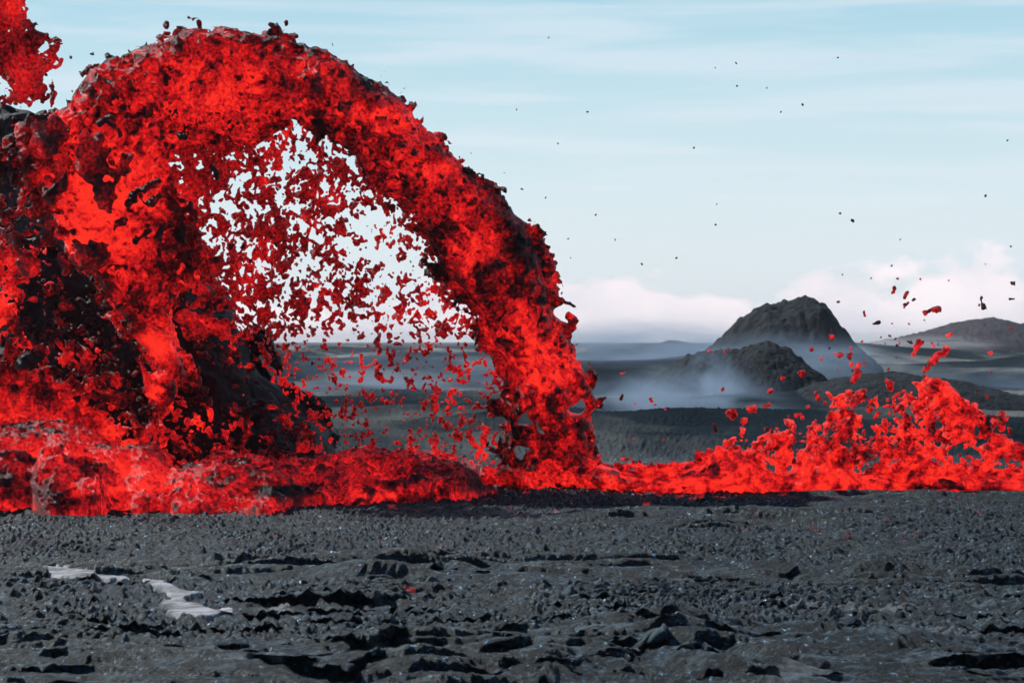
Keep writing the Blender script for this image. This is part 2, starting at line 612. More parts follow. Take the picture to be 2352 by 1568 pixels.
L(t, co.outputs['Object'], spx.inputs[0])
farf = N(t, 'ShaderNodeMapRange')
farf.inputs[1].default_value = 82; farf.inputs[2].default_value = 115
L(t, spx.outputs[1], farf.inputs[0])
cc = mixc(t, farf.outputs[0], c1, cf)
for _sc, _w in ((24.0, 0.9), (11.0, 0.7)):  # glints painted into the base colour as random bright cells
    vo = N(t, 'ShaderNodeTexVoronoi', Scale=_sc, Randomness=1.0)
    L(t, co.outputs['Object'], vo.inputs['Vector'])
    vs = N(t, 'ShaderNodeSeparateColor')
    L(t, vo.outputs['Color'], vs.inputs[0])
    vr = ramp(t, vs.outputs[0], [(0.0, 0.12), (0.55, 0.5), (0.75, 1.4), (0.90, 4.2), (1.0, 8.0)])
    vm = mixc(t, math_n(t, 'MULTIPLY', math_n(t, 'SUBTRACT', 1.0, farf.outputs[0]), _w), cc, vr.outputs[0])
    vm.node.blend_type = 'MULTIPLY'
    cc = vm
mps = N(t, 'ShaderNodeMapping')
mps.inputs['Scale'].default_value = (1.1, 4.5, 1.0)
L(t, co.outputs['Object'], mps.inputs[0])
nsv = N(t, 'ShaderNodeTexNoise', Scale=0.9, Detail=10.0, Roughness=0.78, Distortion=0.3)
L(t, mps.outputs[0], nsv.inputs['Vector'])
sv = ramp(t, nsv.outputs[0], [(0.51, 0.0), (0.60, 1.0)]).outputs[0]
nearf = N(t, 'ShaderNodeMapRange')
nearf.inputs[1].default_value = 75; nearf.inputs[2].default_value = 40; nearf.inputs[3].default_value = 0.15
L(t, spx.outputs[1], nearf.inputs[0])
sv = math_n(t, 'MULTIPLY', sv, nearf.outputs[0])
cc = mixc(t, sv, cc, (0.125, 0.185, 0.215))  # silvery sheen painted into the base colour as long streaks, strongest nearby
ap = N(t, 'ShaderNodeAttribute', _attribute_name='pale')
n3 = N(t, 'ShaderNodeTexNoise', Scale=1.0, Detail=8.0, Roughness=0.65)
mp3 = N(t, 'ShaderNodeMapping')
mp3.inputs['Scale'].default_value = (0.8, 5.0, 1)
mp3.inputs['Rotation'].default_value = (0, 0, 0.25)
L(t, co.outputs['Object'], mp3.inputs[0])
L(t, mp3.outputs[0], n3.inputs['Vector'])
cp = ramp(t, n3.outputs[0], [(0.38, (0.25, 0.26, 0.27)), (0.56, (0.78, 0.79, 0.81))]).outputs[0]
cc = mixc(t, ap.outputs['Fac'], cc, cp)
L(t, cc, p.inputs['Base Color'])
rr = ramp(t, n1.outputs[0], [(0.42, 0.62), (0.62, 0.28)]).outputs[0]
L(t, math_n(t, 'MULTIPLY', math_n(t, 'SUBTRACT', 1.02, farf.outputs[0]), 0.32), p.inputs['Specular IOR Level'])
p.inputs['Specular Tint'].default_value = (0.8, 0.95, 1.0, 1)
rr2 = N(t, 'ShaderNodeMix', _data_type='FLOAT')
L(t, farf.outputs[0], rr2.inputs[0]); L(t, rr, rr2.inputs[2]); rr2.inputs[3].default_value = 0.9
L(t, rr2.outputs[0], p.inputs['Roughness'])
b1 = N(t, 'ShaderNodeTexNoise', Scale=12.0, Detail=7.0, Roughness=0.8)
L(t, co.outputs['Object'], b1.inputs['Vector'])
bp = N(t, 'ShaderNodeBump', Strength=1.0, Distance=0.12)
L(t, b1.outputs[0], bp.inputs['Height'])
L(t, bp.outputs[0], p.inputs['Normal'])
ah = N(t, 'ShaderNodeAttribute', _attribute_name='glow')
hn = N(t, 'ShaderNodeTexNoise', Scale=4.0, Detail=5.0, Roughness=0.7)
L(t, co.outputs['Object'], hn.inputs['Vector'])
hv = math_n(t, 'MULTIPLY', ah.outputs['Fac'], math_n(t, 'MULTIPLY_ADD', hn.outputs[0], 2.4))
hv.node.inputs[1].links[0].from_node.inputs[2].default_value = -0.45
er = ramp(t, hv, [(0.05, (0, 0, 0)), (0.35, (0.16, 0.004, 0.004)), (0.8, (0.8, 0.02, 0.01))])
L(t, er.outputs[0], p.inputs['Emission Color'])
p.inputs['Emission Strength'].default_value = 1.0

nr = len(rowsY)
ids = np.arange(nr * NC).reshape(nr, NC)
Q = np.stack([ids[:-1, :-1], ids[:-1, 1:], ids[1:, 1:], ids[1:, :-1]], -1).reshape(-1, 4)
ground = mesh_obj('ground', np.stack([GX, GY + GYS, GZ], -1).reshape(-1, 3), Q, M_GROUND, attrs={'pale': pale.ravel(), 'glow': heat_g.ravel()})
tag(ground, kind='structure')


# ------------------------------------------------------------------ distant hills
def hill(name, prof, Y, depth, mat, seed, rough=0.05, zb=-3.0, nx=220, ny=90):
    """prof: silhouette polyline in display points; a rounded ridge of that outline, `depth` metres deep"""
    P = np.array([(wx(u, Y), wz(v, Y)) for u, v in prof])
    x0, x1 = P[0, 0], P[-1, 0]
    H = P[:, 1].max()
    xs = np.linspace(x0, x1, nx)[None, :]
    ys = np.linspace(-1, 1, ny)[:, None]
    top = np.interp(xs, P[:, 0], P[:, 1])
    X = np.repeat(xs, ny, 0); Yv = Y + ys * depth + 0 * xs
    rr = np.sqrt(np.clip(1 - np.abs(ys) ** 2.0, 0, 1))
    top = sum(np.interp(xs + k * (x1 - x0) * 0.008, P[:, 0], P[:, 1]) for k in range(-3, 4)) / 7
    # profile narrows away from the ridge line
    cx = P[np.argmax(P[:, 1]), 0]
    Xs = cx + (X - cx) * (0.55 + 0.45 * rr)
    Z = zb + (top - zb) * rr
    jx_ = H * .2 * vnoise2(X / (H * .3), Yv / (H * .3) + seed, seed + 7)
    n = rough * .3 * H * np.abs(vnoise2((X + Yv * .4 + jx_) / (H * .35) + seed, (Yv - X * .3 + jx_) / (H * .5), seed)) + rough * .08 * H * vnoise2(X / (H * .03), Yv / (H * .03), seed + 9) + rough * .25 * H * vnoise2(X / (H * .07), Yv / (H * .07) + seed, seed + 1) + rough * .5 * H * vnoise2(X / (H * .5), Yv / (H * .5) + seed, seed + 3)
    Z = Z + n * rr
    ids = np.arange(nx * ny).reshape(ny, nx)
    Q = np.stack([ids[:-1, :-1], ids[:-1, 1:], ids[1:, 1:], ids[1:, :-1]], -1).reshape(-1, 4)
    o = mesh_obj(name, np.stack([Xs, Yv, Z], -1).reshape(-1, 3), Q, mat)
    return tag(o, kind='structure')


hill('hill', [(1470, 880), (1530, 850), (1590, 822), (1640, 790), (1668, 766), (1700, 735), (1738, 704), (1765, 697), (1790, 700), (1812, 694), (1850, 690), (1882, 700), (1902, 722),
              (1918, 752), (1945, 785), (1975, 815), (2005, 840), (2040, 880)], 330, 16, M_HILL, 101, 0.07)
hill('hill', [(1440, 930), (1500, 880), (1540, 845), (1580, 822), (1640, 810), (1700, 808), (1740, 796), (1775, 802), (1820, 818), (1860, 845), (1890, 868), (1920, 885), (1980, 900)], 240, 12, M_HILL, 111, 0.07)
hill('hill', [(1600, 985), (1720, 945), (1840, 895), (1910, 872), (1990, 860), (2080, 858), (2160, 872), (2250, 888), (2350, 915), (2480, 985)], 200, 14, M_HILL, 121, 0.06)
hill('hill', [(1960, 805), (2060, 782), (2120, 768), (2170, 750), (2220, 738), (2275, 733), (2310, 743), (2350, 748), (2450, 752), (2620, 805)], 900, 60, M_HILL2, 131, 0.05)
hill('hill', [(1380, 835), (1450, 806), (1500, 796), (1545, 780), (1590, 792), (1660, 800), (1760, 810)], 600, 40, M_HILL, 141, 0.04)


# ------------------------------------------------------------------ lava bodies (voxel fields)
def P2(poly, Y):
    return [(wx(u, Y), wz(v, Y)) for u, v in poly]


class Body:
    def __init__(s, Y, u0, u1, v0, v1, depth, voxel, seed, y0=0.0):
        s.Y, s.voxel, s.seed = Y, voxel, seed
        x0, x1 = wx(u0, Y), wx(u1, Y)
        z0, z1 = wz(v1, Y), wz(v0, Y)
        s.o = np.array([x0, Y - depth / 2, z0])
        s.shape = (int((x1 - x0) / voxel) + 2, int(depth / voxel) + 2, int((z1 - z0) / voxel) + 2)
        s.X2, s.Z2 = np.meshgrid(x0 + np.arange(s.shape[0]) * voxel, z0 + np.arange(s.shape[2]) * voxel, indexing='ij')
        s.y = (np.arange(s.shape[1]) * voxel - depth / 2).astype(np.float32)
        s.D = np.full(s.shape, -5.0, np.float32)
        s.U = s.X2 / Y * FPX + 1176.0
        s.V = 784.0 - (s.Z2 - CAM_H) / Y * FPX

    def solid(s, poly, T, R=1.0, yoff=0.0, noise=None, holes=()):
        d = sdf_poly(s.X2, s.Z2, P2(poly, s.Y))
        for h in holes:
            d = np.minimum(d, -sdf_poly(s.X2, s.Z2, P2(h, s.Y)))
        th = T * np.sqrt(np.clip(d / R, 0, 1)) * (2 - np.clip(d / R, 0, 1)) ** 0.5
        yy = np.abs(s.y[None, :, None] - (yoff if np.isscalar(yoff) else yoff[:, None, :]))
        D = np.minimum(d[:, None, :], th[:, None, :] - yy).astype(np.float32)
        if noise is not None:
            D = D + noise
        np.maximum(s.D, D, out=s.D)
        return d

    def cover(s, cov, T, n, sc=0.12, yoff=0.0):
        """broken spray: cov = covered share (2-D), n = unit noise"""
        tau = -icdf(cov)
        yy = np.abs(s.y[None, :, None] - (yoff if np.isscalar(yoff) else yoff[:, None, :])) / T
        D = (n - tau[:, None, :]) * sc - np.maximum(yy - 0.6, 0) ** 2 * 1.0
        np.maximum(s.D, D.astype(np.float32), out=s.D)

    def mesh(s):
        return surface_nets(s.D, s.o, s.voxel)


def soft_cover(b, items, base=0.0):
    """items: (poly, value, softness in display px) painted in order, later ones blend over"""
    c = np.full(b.U.shape, base)
    for poly, val, soft in items:
        d = sdf_poly(b.U, b.V, poly)
        w = sstep(-soft, soft, d)
        c = c * (1 - w) + val * w
    return c


def blobs(U, V, items, jit=None):
    """soft round patches: (u, v, ru, rv, amount)"""
    out = np.zeros(U.shape)
    for u, v, ru, rv, a in items:
        r = ((U - u) / ru) ** 2 + ((V - v) / rv) ** 2
        if jit is not None:
            r = r * (1 + 0.45 * np.clip(jit, -1.5, 2))
        out += a * np.exp(-r)
    return out


def vuv(V, Y):
    return V[:, 0] / Y * FPX + 1176.0, 784.0 - (V[:, 2] - CAM_H) / Y * FPX


def samp(A, near):
    return A[near[:, 0], near[:, 1], near[:, 2]]


# ---- main arch
YA = 82.0
ARCH = [(70, 430), (62, 350), (78, 315), (110, 270), (160, 240), (190, 200), (215, 160), (250, 140), (300, 122), (370, 104), (410, 82), (440, 70), (500, 62), (560, 60), (600, 82), (640, 90), (700, 102), (745, 110),
        (790, 137), (815, 158), (840, 175), (870, 188), (905, 215), (940, 255), (970, 285), (1020, 330), (1050, 366), (1068, 400), (1110, 425), (1160, 450),
        (1183, 492), (1212, 515), (1222, 560), (1238, 595), (1248, 640), (1262, 690), (1285, 735), (1300, 770), (1322, 800), (1330, 830), (1350, 865),
        (1370, 925), (1360, 965), (1368, 1000), (1362, 1040), (1385, 1060), (1450, 1085), (1540, 1095), (1620, 1120), (1620, 1160), (1200, 1160), (1185, 1098), (1125, 1090), (1165, 1065), (1160, 1030),
        (1172, 985), (1166, 955), (1180, 910), (1190, 860), (1165, 825), (1135, 790), (1118, 740), (1085, 690), (1045, 645), (1010, 610), (985, 560), (970, 510),
        (940, 480), (880, 455), (845, 425), (835, 380), (790, 345), (740, 318), (690, 305), (640, 300), (580, 340), (510, 330), (430, 330), (400, 380),
        (410, 450), (440, 520), (440, 570), (418, 640), (402, 720), (410, 790), (425, 850), (395, 855), (330, 785), (260, 705), (210, 645), (150, 585), (130, 505)]
A = Body(YA, 30, 1640, 30, 1165, 5.4, 0.048, 7)
big = fbm3(A.shape, A.voxel, (1.7, 0.85), (0.12, 0.12), 1)
bil = fbm3(A.shape, A.voxel, (0.62, 0.32), (0.15, 0.16), 2, billow=True)
fin = fbm3(A.shape, A.voxel, (0.20, 0.12), (0.13, 0.09), 3, billow=True)
# the jet leans: rises nearer on the left, the falling column is thinner
wide = np.interp(A.U[:, 0], [-60, 300, 700, 1100, 1300, 1640], [1.0, 1.7, 1.5, 1.1, 1.0, 1.2])[:, None] * np.ones(A.U.shape)
spk_ = np.clip(fbm3(A.shape, A.voxel, (0.42, 0.20), (0.8, 0.6), 4) - 0.7, 0, 1.6)
noi = big - bil - fin + 0.22 * spk_
d = A.solid(ARCH, 1.5, 1.3, noise=noi, yoff=0.0)
# torn places where the sky shows through
tears = soft_cover(A, [([(380, 280), (640, 235), (860, 330), (900, 440), (640, 430), (470, 520), (400, 480)], 0.9, 45), ([(1140, 880), (1240, 900), (1300, 1000), (1280, 1050), (1150, 1060)], 0.28, 25)], 0)
n_t = fbm3(A.shape, A.voxel, (0.5, 0.24, 0.12), (0.7, 0.6, 0.4), 5)
A.D -= (np.maximum(n_t + 0.1, 0) * 1.1 * tears[:, None, :]).astype(np.float32)
gw = vnoise2(A.U / 22, A.V / 22, 401) * 9; gv = vnoise2(A.U / 19, A.V / 19, 402) * 9
gap = np.maximum.reduce([np.exp(-(((A.U + gw - u) / r) ** 2 + ((A.V + gv - v) / (r * 1.3)) ** 2)) for u, v, r in
                         ((1322, 940, 15), (1205, 965, 12), (1242, 985, 10), (1195, 1040, 14), (1293, 715, 12))])
A.D -= (gap * 3.6)[:, None, :].astype(np.float32)
V, Q, near = A.mesh()
u, v = vuv(V, YA)
hb = lattice_noise3(A.shape, A.voxel, 1.9, 901); hm = lattice_noise3(A.shape, A.voxel, 0.75, 902); hs = lattice_noise3(A.shape, A.voxel, 0.32, 903)
jit = samp(hm, near)
dd = np.interp(0, [0], [0])
edge = samp(np.repeat(d[:, None, :].astype(np.float32), A.shape[1], 1), near)
heat = 0.64 + 0.09 * samp(hb, near) + 0.10 * samp(hm, near) + 0.08 * samp(hs, near)
clump = np.clip(samp(hm, near) * 0.7 + samp(hs, near) * 0.75 - 0.75, 0, 1)           # cooled clumps
rimw = np.exp(-np.maximum(edge, 0) / 0.55)
right = sstep(650, 900, u)
heat -= clump * 0.45
heat -= 0.19 * samp(spk_, near)
heat -= 0.42 * np.clip(lattice_noise3(A.shape, A.voxel, 0.12, 904)[near[:, 0], near[:, 1], near[:, 2]] - 0.75, 0, 1.2)
heat += 0.03
heat += 0.9 * (samp(fin, near)) + 0.35 * samp(bil, near)
heat -= rimw * (0.12 + 0.14 * right) * (0.75 + 0.5 * jit)
heat += blobs(u, v, [(1080, 600, 60, 80, .35), (1180, 770, 70, 60, .3), (880, 290, 60, 50, .2), (250, 420, 130, 90, .25), (190, 560, 80, 70, .28), (300, 480, 80, 60, .25), (560, 200, 200, 80, .12),
                     (1260, 840, 50, 40, .3), (1300, 1095, 200, 30, .35), (1200, 870, 60, 40, .15), (380, 780, 60, 70, .25), (330, 620, 90, 60, .05), (985, 410, 50, 30, .2),
                     (860, 200, 60, 40, -.22), (900, 335, 35, 22, -.3), (1030, 430, 50, 35, -.22), (1160, 480, 40, 40, -.2), (1200, 600, 30, 50, -.15), (840, 225, 30, 60, -.15), (1180, 560, 30, 30, -.2), (1110, 640, 50, 60, -.12), (940, 460, 60, 20, -.15),
                     (1290, 830, 30, 60, -.1), (1000, 560, 20, 60, -.35), (1010, 620, 30, 30, -.3), (740, 300, 20, 50, -.35), (1240, 970, 60, 50, -.15), (430, 560, 40, 70, -.3),
                     (60, 380, 70, 60, -.2), (60, 480, 60, 50, -.3), (300, 690, 60, 70, -.15), (600, 130, 120, 40, -.12), (640, 200, 40, 20, -.25), (150, 460, 60, 40, -.1)], jit)
arch_root = empty('lava_fountain', (wx(700, YA), YA, 0))
tag(arch_root, 'huge red arch of molten lava leaping from left and falling in a column at centre', 'lava fountain')
arch = mesh_obj('arch', V, Q, M_ARCH, attrs={'glow': heat}, origin=(wx(700, YA), YA, 0))
parent_keep(arch, arch_root); arch.matrix_parent_inverse = Matrix.Identity(4); arch.location = (0, 0, 0)
del hb, hm, hs, big, bil, noi, n_t, fin, spk_
del A

# ---- spray inside the arch
YC = 82.6
C = Body(YC, 370, 1210, 250, 1110, 1.2, 0.028, 11)
cov = soft_cover(C, [
    ([(380, 280), (640, 260), (850, 360), (960, 480), (1130, 770), (1180, 860), (1170, 1060), (1000, 1080), (760, 1060), (640, 880), (560, 780), (460, 600), (400, 480)], 0.10, 12),
    ([(380, 300), (620, 290), (840, 370), (860, 470), (760, 600), (620, 700), (560, 760), (470, 620)], 0.29, 50),
    ([(470, 480), (620, 560), (700, 640), (690, 740), (560, 760), (450, 600)], 0.30, 30),
    ([(640, 560), (830, 560), (850, 700), (700, 730), (620, 660)], 0.25, 30),
    ([(860, 470), (960, 490), (1000, 570), (940, 600), (850, 580)], 0.07, 25),
    ([(880, 660), (1080, 660), (1110, 760), (900, 790)], 0.09, 30),
    ([(560, 750), (880, 740), (1100, 770), (1120, 800), (600, 830)], 0.10, 25),
    ([(650, 840), (1160, 820), (1160, 960), (1000, 1000), (700, 960)], 0.065, 20),
    ([(640, 860), (780, 860), (860, 1010), (740, 1040)], 0.08, 20),
    ([(770, 980), (1160, 1000), (1160, 1070), (800, 1060)], 0.09, 15),
    ([(370, 270), (640, 250), (590, 340), (500, 380), (455, 500), (480, 640), (440, 640), (400, 560), (380, 480)], 0.62, 38),
    ([(830, 400), (960, 465), (1010, 590), (1120, 740), (1130, 800), (1090, 760), (990, 640), (960, 520), (880, 460)], 0.40, 22),
])
cov = np.where(cov < 0.002, 0.0001, cov)
n = fbm3(C.shape, C.voxel, (0.55, 0.20, 0.11, 0.065), (0.22, 0.50, 0.70, 0.38), 13, stretch=(1.0, 1.2, 1.15))
n /= n.std()
cov *= 0.72
C.cover(cov, 0.52, n, 0.08)
V, Q, near = C.mesh()
u, v = vuv(V, YC)
hm = lattice_noise3(C.shape, C.voxel, 0.8, 905)
heat = 0.49 + 0.13 * samp(hm, near) + 0.10 * np.clip(samp(n, near) - 2, -1, 1) + sstep(780, 860, v) * 0.03 + blobs(u, v, [(1100, 860, 60, 60, .15), (830, 860, 60, 60, .1), (500, 500, 100, 100, 0.06)])
heat = np.maximum(heat, 0.36 + 0.10 * samp(hm, near) ** 2 * 0.3)
lab = components(len(V), Q)
cl, inv, cnts = np.unique(lab, return_inverse=True, return_counts=True)
order = np.argsort(-cnts)
NCLOT = 150
own = [k for k in order if cnts[k] < 12000][:NCLOT]
is_own = np.zeros(len(cl), bool); is_own[own] = True
qc = inv[Q[:, 0]]


def sub(V, Q, sel, heat):
    q = Q[sel]
    ids, q2 = np.unique(q, return_inverse=True)
    return V[ids], q2.reshape(-1, 4), heat[ids]


v2, q2, h2 = sub(V, Q, ~is_own[qc] & (cnts[qc] > 20), heat)
spray = mesh_obj('spray', v2, q2, M_CLOT, attrs={'glow': h2}, origin=(wx(700, YA), YA, 0))
spray.parent = arch_root
spray.location = (0, 0, 0)
tag(spray, 'fine dark red spray of droplets under the lava arch', kind='stuff')
qorder = np.argsort(qc, kind='stable'); qs = qc[qorder]
for k in own:
    a_, b_ = np.searchsorted(qs, [k, k + 1])
    vv, qq, h2 = sub(V, Q, qorder[a_:b_], heat)
    c0 = vv.mean(0)
    o = mesh_obj('lava_clot', vv, qq, M_CLOT, attrs={'glow': h2}, origin=c0)
    uu, ww = vuv(c0[None, :], YC)
    if ww[0] < 790:
        tag(o, 'ragged dark red lava fragment in the air under the arch, seen against pale sky', 'lava fragment', 'lava fragments under the arch against the sky')
    else:
        tag(o, 'ragged red lava fragment in the air under the arch, seen against dark ground', 'lava fragment', 'lava fragments under the arch against the ground')
print('clots', len(own), 'total comps', len(cl), 'max', cnts.max())
del C, n, hm

# ---- black spatter mound at the left
YM = 86.5
MOUND = [(-90, 200), (-20, 214), (40, 224), (68, 250), (72, 290), (60, 360), (75, 440), (140, 500), (215, 560), (300, 600), (360, 560), (405, 500), (432, 488), (455, 560), (462, 620), (495, 650), (535, 700), (545, 760),
         (572, 795), (600, 835), (628, 872), (668, 915), (705, 935), (742, 955), (764, 1000), (770, 1060), (780, 1120), (-90, 1120)]
B = Body(YM, -100, 800, 190, 1135, 10.0, 0.085, 17)
big = fbm3(B.shape, B.voxel, (2.2, 1.1), (0.28, 0.2), 21)
bil = fbm3(B.shape, B.voxel, (0.7, 0.35, 0.2), (0.20, 0.12, 0.07), 22, billow=True)
# a cone: higher parts lie farther back
lean = np.interp(B.V, [200, 700, 1135], [1.6, 1.0, -1.0])
B.solid(MOUND, 2.6, 2.4, noise=big - bil, yoff=lean)
V, Q, near = B.mesh()
u, v = vuv(V, YM)
hm = lattice_noise3(B.shape, B.voxel, 0.5, 911)
mound = mesh_obj('spatter_mound', V, Q, M_MOUND, origin=(wx(300, YM), YM, 0))
tag(mound, 'black crusted spatter mound rising behind the lava at left edge', 'spatter mound')
del B, big, bil, hm

# ---- broken lava pouring down the front of the mound
YF = 80.5
F = Body(YF, -90, 760, 215, 1150, 2.6, 0.05, 23)
cov = soft_cover(F, [
    ([(-90, 330), (40, 300), (110, 280), (160, 380), (150, 480), (60, 520), (-90, 520)], 0.11, 25),
    ([(40, 290), (120, 260), (170, 330), (160, 420), (80, 440)], 0.45, 20),
    ([(-90, 500), (150, 500), (250, 640), (200, 760), (-90, 760)], 0.05, 30),
    ([(-90, 560), (30, 560), (40, 760), (-90, 780)], 0.28, 20),
    ([(-90, 740), (180, 740), (300, 860), (420, 960), (420, 1060), (-90, 1090)], 0.14, 40),
    ([(-90, 860), (110, 880), (220, 980), (330, 1050), (380, 1110), (-90, 1120)], 0.90, 35),
    ([(150, 600), (230, 620), (400, 820), (420, 880), (330, 860), (230, 760)], 0.05, 25),
    ([(330, 500), (440, 480), (500, 620), (540, 760), (600, 880), (540, 880), (430, 760), (340, 620)], 0.06, 25),
    ([(420, 720), (510, 730), (520, 770), (430, 770)], 0.40, 15),
    ([(340, 860), (400, 850), (412, 930), (370, 950), (340, 900)], 0.75, 8),
    ([(380, 900), (600, 900), (740, 960), (720, 1060), (420, 1040)], 0.075, 25),
    ([(180, 560), (250, 560), (260, 610), (190, 620)], 0.35, 10),
])
cov = np.where(cov < 0.002, 0.0001, cov)
n = fbm3(F.shape, F.voxel, (0.45, 0.22, 0.13, 0.09), (0.45, 0.66, 0.55, 0.34), 24)
n /= n.std()
F.cover(cov, 1.1, n, 0.13)
STREAM = [(215, 610), (262, 640), (300, 700), (330, 730), (365, 755), (400, 775), (418, 830), (432, 866), (415, 872), (385, 840), (350, 815), (318, 790), (280, 730), (240, 670)]
bil = fbm3(F.shape, F.voxel, (0.5, 0.25), (0.10, 0.06), 25, billow=True)
F.solid(STREAM, 0.7, 0.8, noise=-bil)
V, Q, near = F.mesh()
u, v = vuv(V, YF)
hm = lattice_noise3(F.shape, F.voxel, 0.8, 912); hs = lattice_noise3(F.shape, F.voxel, 0.33, 913)
jit = samp(hm, near)
heat = 0.30 + 0.15 * jit + 0.14 * samp(hs, near) - 0.10 * (samp(n, near) - 1.5) + sstep(860, 1020, v) * sstep(420, 250, u) * 0.30 + sstep(1000, 1060, v) * 0.15
heat += blobs(u, v, [(20, 700, 40, 90, .3), (380, 800, 45, 60, .4), (330, 740, 40, 50, .3), (375, 905, 35, 40, .4), (80, 840, 50, 60, .2), (450, 740, 60, 25, .22), (60, 430, 80, 120, -.06), (250, 850, 60, 60, -.12), (600, 980, 150, 80, -.08)])
cascade = mesh_obj('lava_cascade', V, Q, M_ARCH, attrs={'glow': heat}, origin=(wx(200, YF), YF, 0))
tag(cascade, 'broken red and black lava tumbling down the front of the black mound', 'lava cascade')
del F, n, hm, hs, bil

# ---- glowing flow on the ground, left and middle
YL = 75.0
FLOW = [(-100, 1010), (-20, 1000), (60, 985), (110, 990), (160, 1000), (190, 1010), (230, 1035), (270, 1040), (300, 1030), (335, 1040), (350, 1058), (372, 1085), (390, 1098), (420, 1095), (440, 1068), (480, 1066), (540, 1080), (600, 1086), (650, 1088), (720, 1084), (800, 1065),
        (880, 1056), (950, 1054), (1010, 1062), (1060, 1082), (1110, 1098), (1145, 1108), (1130, 1125), (1060, 1140), (900, 1146), (700, 1160), (660, 1175), (500, 1176), (300, 1184), (150, 1180), (-100, 1188)]
G = Body(YL, -110, 1180, 960, 1205, 9.0, 0.043, 31)
bigf = fbm3(G.shape, G.voxel, (1.8, 0.9), (0.10, 0.10), 32)
bil = fbm3(G.shape, G.voxel, (0.42, 0.20, 0.12), (0.09, 0.12, 0.11), 33, billow=True)
# the top edge lies at the back, the front slopes down to the viewer
zz = G.Z2
topz = np.interp(G.U[:, 0], [p[0] for p in FLOW[:27]], [wz(p[1], YL) for p in FLOW[:27]])
front = np.interp(G.U[:, 0], [-110, 200, 640, 760, 1060, 1150, 1180], [-3.6, -3.4, -2.5, -0.7, 1.2, 3.2, 4.4])
hn_ = vnoise2(G.U[:, :1] / 40, G.U[:, :1] * 0 + 3.3, 95)[:, 0]
front = front + 0.45 * hn_ + 0.08 * vnoise2(G.U[:, :1] / 13, G.U[:, :1] * 0 + 5.3, 96)[:, 0]
xw = (G.X2[:, 0])[:, None] + 0 * G.y[None, :]; yw = G.y[None, :] + 0 * xw
slope = np.clip((G.y[None, :] - front[:, None] + 0.35 * vnoise2(xw / 0.9, yw / 0.7, 97) + 0.15 * vnoise2(xw / 0.35, yw / 0.3, 91)) / 3.8, 0, 1)
prof = 0.14 * sstep(0, 0.08, slope) + 0.86 * slope ** 1.1 * (1.9 - 0.9 * slope)
Hs = topz[:, None] * prof + 0.07 * vnoise2(xw / 1.2, yw / 0.5, 92)
Hs = np.where(G.y[None, :] < front[:, None], -1.0 + (G.y[None, :] - front[:, None]), Hs)
backd = np.clip((4.2 - G.y[None, :]) / 0.8, -1, 1)
D = Hs[:, :, None] - zz[:, None, :] * 1.0
endx = np.minimum(1145 - G.U[:, :1], 999) / FPX * YL
D = np.minimum(D, backd[:, :, None] * 0.8)
D = np.minimum(D, endx[:, :, None] * 1.0 * np.ones(D.shape[1:])[None])
G.D = (D + bigf - bil).astype(np.float32)
V, Q, near = G.mesh()
uf = V[:, 0] / V[:, 1] * FPX + 1176; vf = 784 - (V[:, 2] - CAM_H) / V[:, 1] * FPX
hm = lattice_noise3(G.shape, G.voxel, 0.9, 921, (2, 1, 1)); hs = lattice_noise3(G.shape, G.voxel, 0.35, 922, (1.6, 1, 1))
jit = samp(hm, near)
hf = lattice_noise3(G.shape, G.voxel, 0.13, 923)
heat = 0.60 + 0.11 * jit + 0.10 * samp(hs, near) + 0.05 * samp(hf, near) - 0.35 * np.clip(samp(hf, near) - 0.7, 0, 1.2) + 0.8 * samp(bil, near)
heat -= np.clip(samp(hs, near) * .8 + jit * .6 - 0.5, 0, 1) * 0.6
heat += blobs(uf, vf, [(290, 1110, 110, 45, .45), (150, 1030, 120, 30, .25), (420, 1110, 60, 40, .2), (60, 1120, 90, 22, -.22), (170, 1150, 90, 14, -.25), (640, 1125, 50, 10, -.7), (560, 1150, 60, 10, .15), (1000, 1085, 100, 20, -.25),
                       (30, 1165, 60, 10, .3), (890, 1110, 90, 14, -.12), (620, 1165, 60, 10, .1), (1100, 1110, 50, 15, -.4), (900, 1140, 130, 8, .2), (20, 1090, 60, 12, -0.2)], jit)
flow = mesh_obj('lava_flow', V, Q, M_FLOW, attrs={'glow': heat}, origin=(wx(500, YL), YL, 0))
tag(flow, 'low glowing lava flow spreading over dark crust from left edge to centre', 'lava flow')
del G, bigf, bil, D, hm, hs

# ---- thin red stream behind the flow
YS = 84.0
ST = [(700, 1088), (745, 1060), (800, 1045), (835, 1022), (900, 1040), (935, 1035), (965, 1030), (1010, 1036), (1060, 1050), (1100, 1066), (1115, 1100), (1000, 1110), (700, 1110)]
G = Body(YS, 690, 1130, 1005, 1120, 2.4, 0.05, 35)
bil = fbm3(G.shape, G.voxel, (0.6, 0.25), (0.12, 0.07), 36, billow=True)
G.solid(ST, 0.9, 0.8, noise=-bil)
V, Q, near = G.mesh()
hm = lattice_noise3(G.shape, G.voxel, 0.8, 925)
o = mesh_obj('lava_stream', V, Q, M_CLOT, attrs={'glow': 0.40 + 0.2 * samp(hm, near)}, origin=(wx(900, YS), YS, 0))
tag(o, 'low dull red ridge of lava behind the glowing flow, under the arch', 'lava stream')
del G

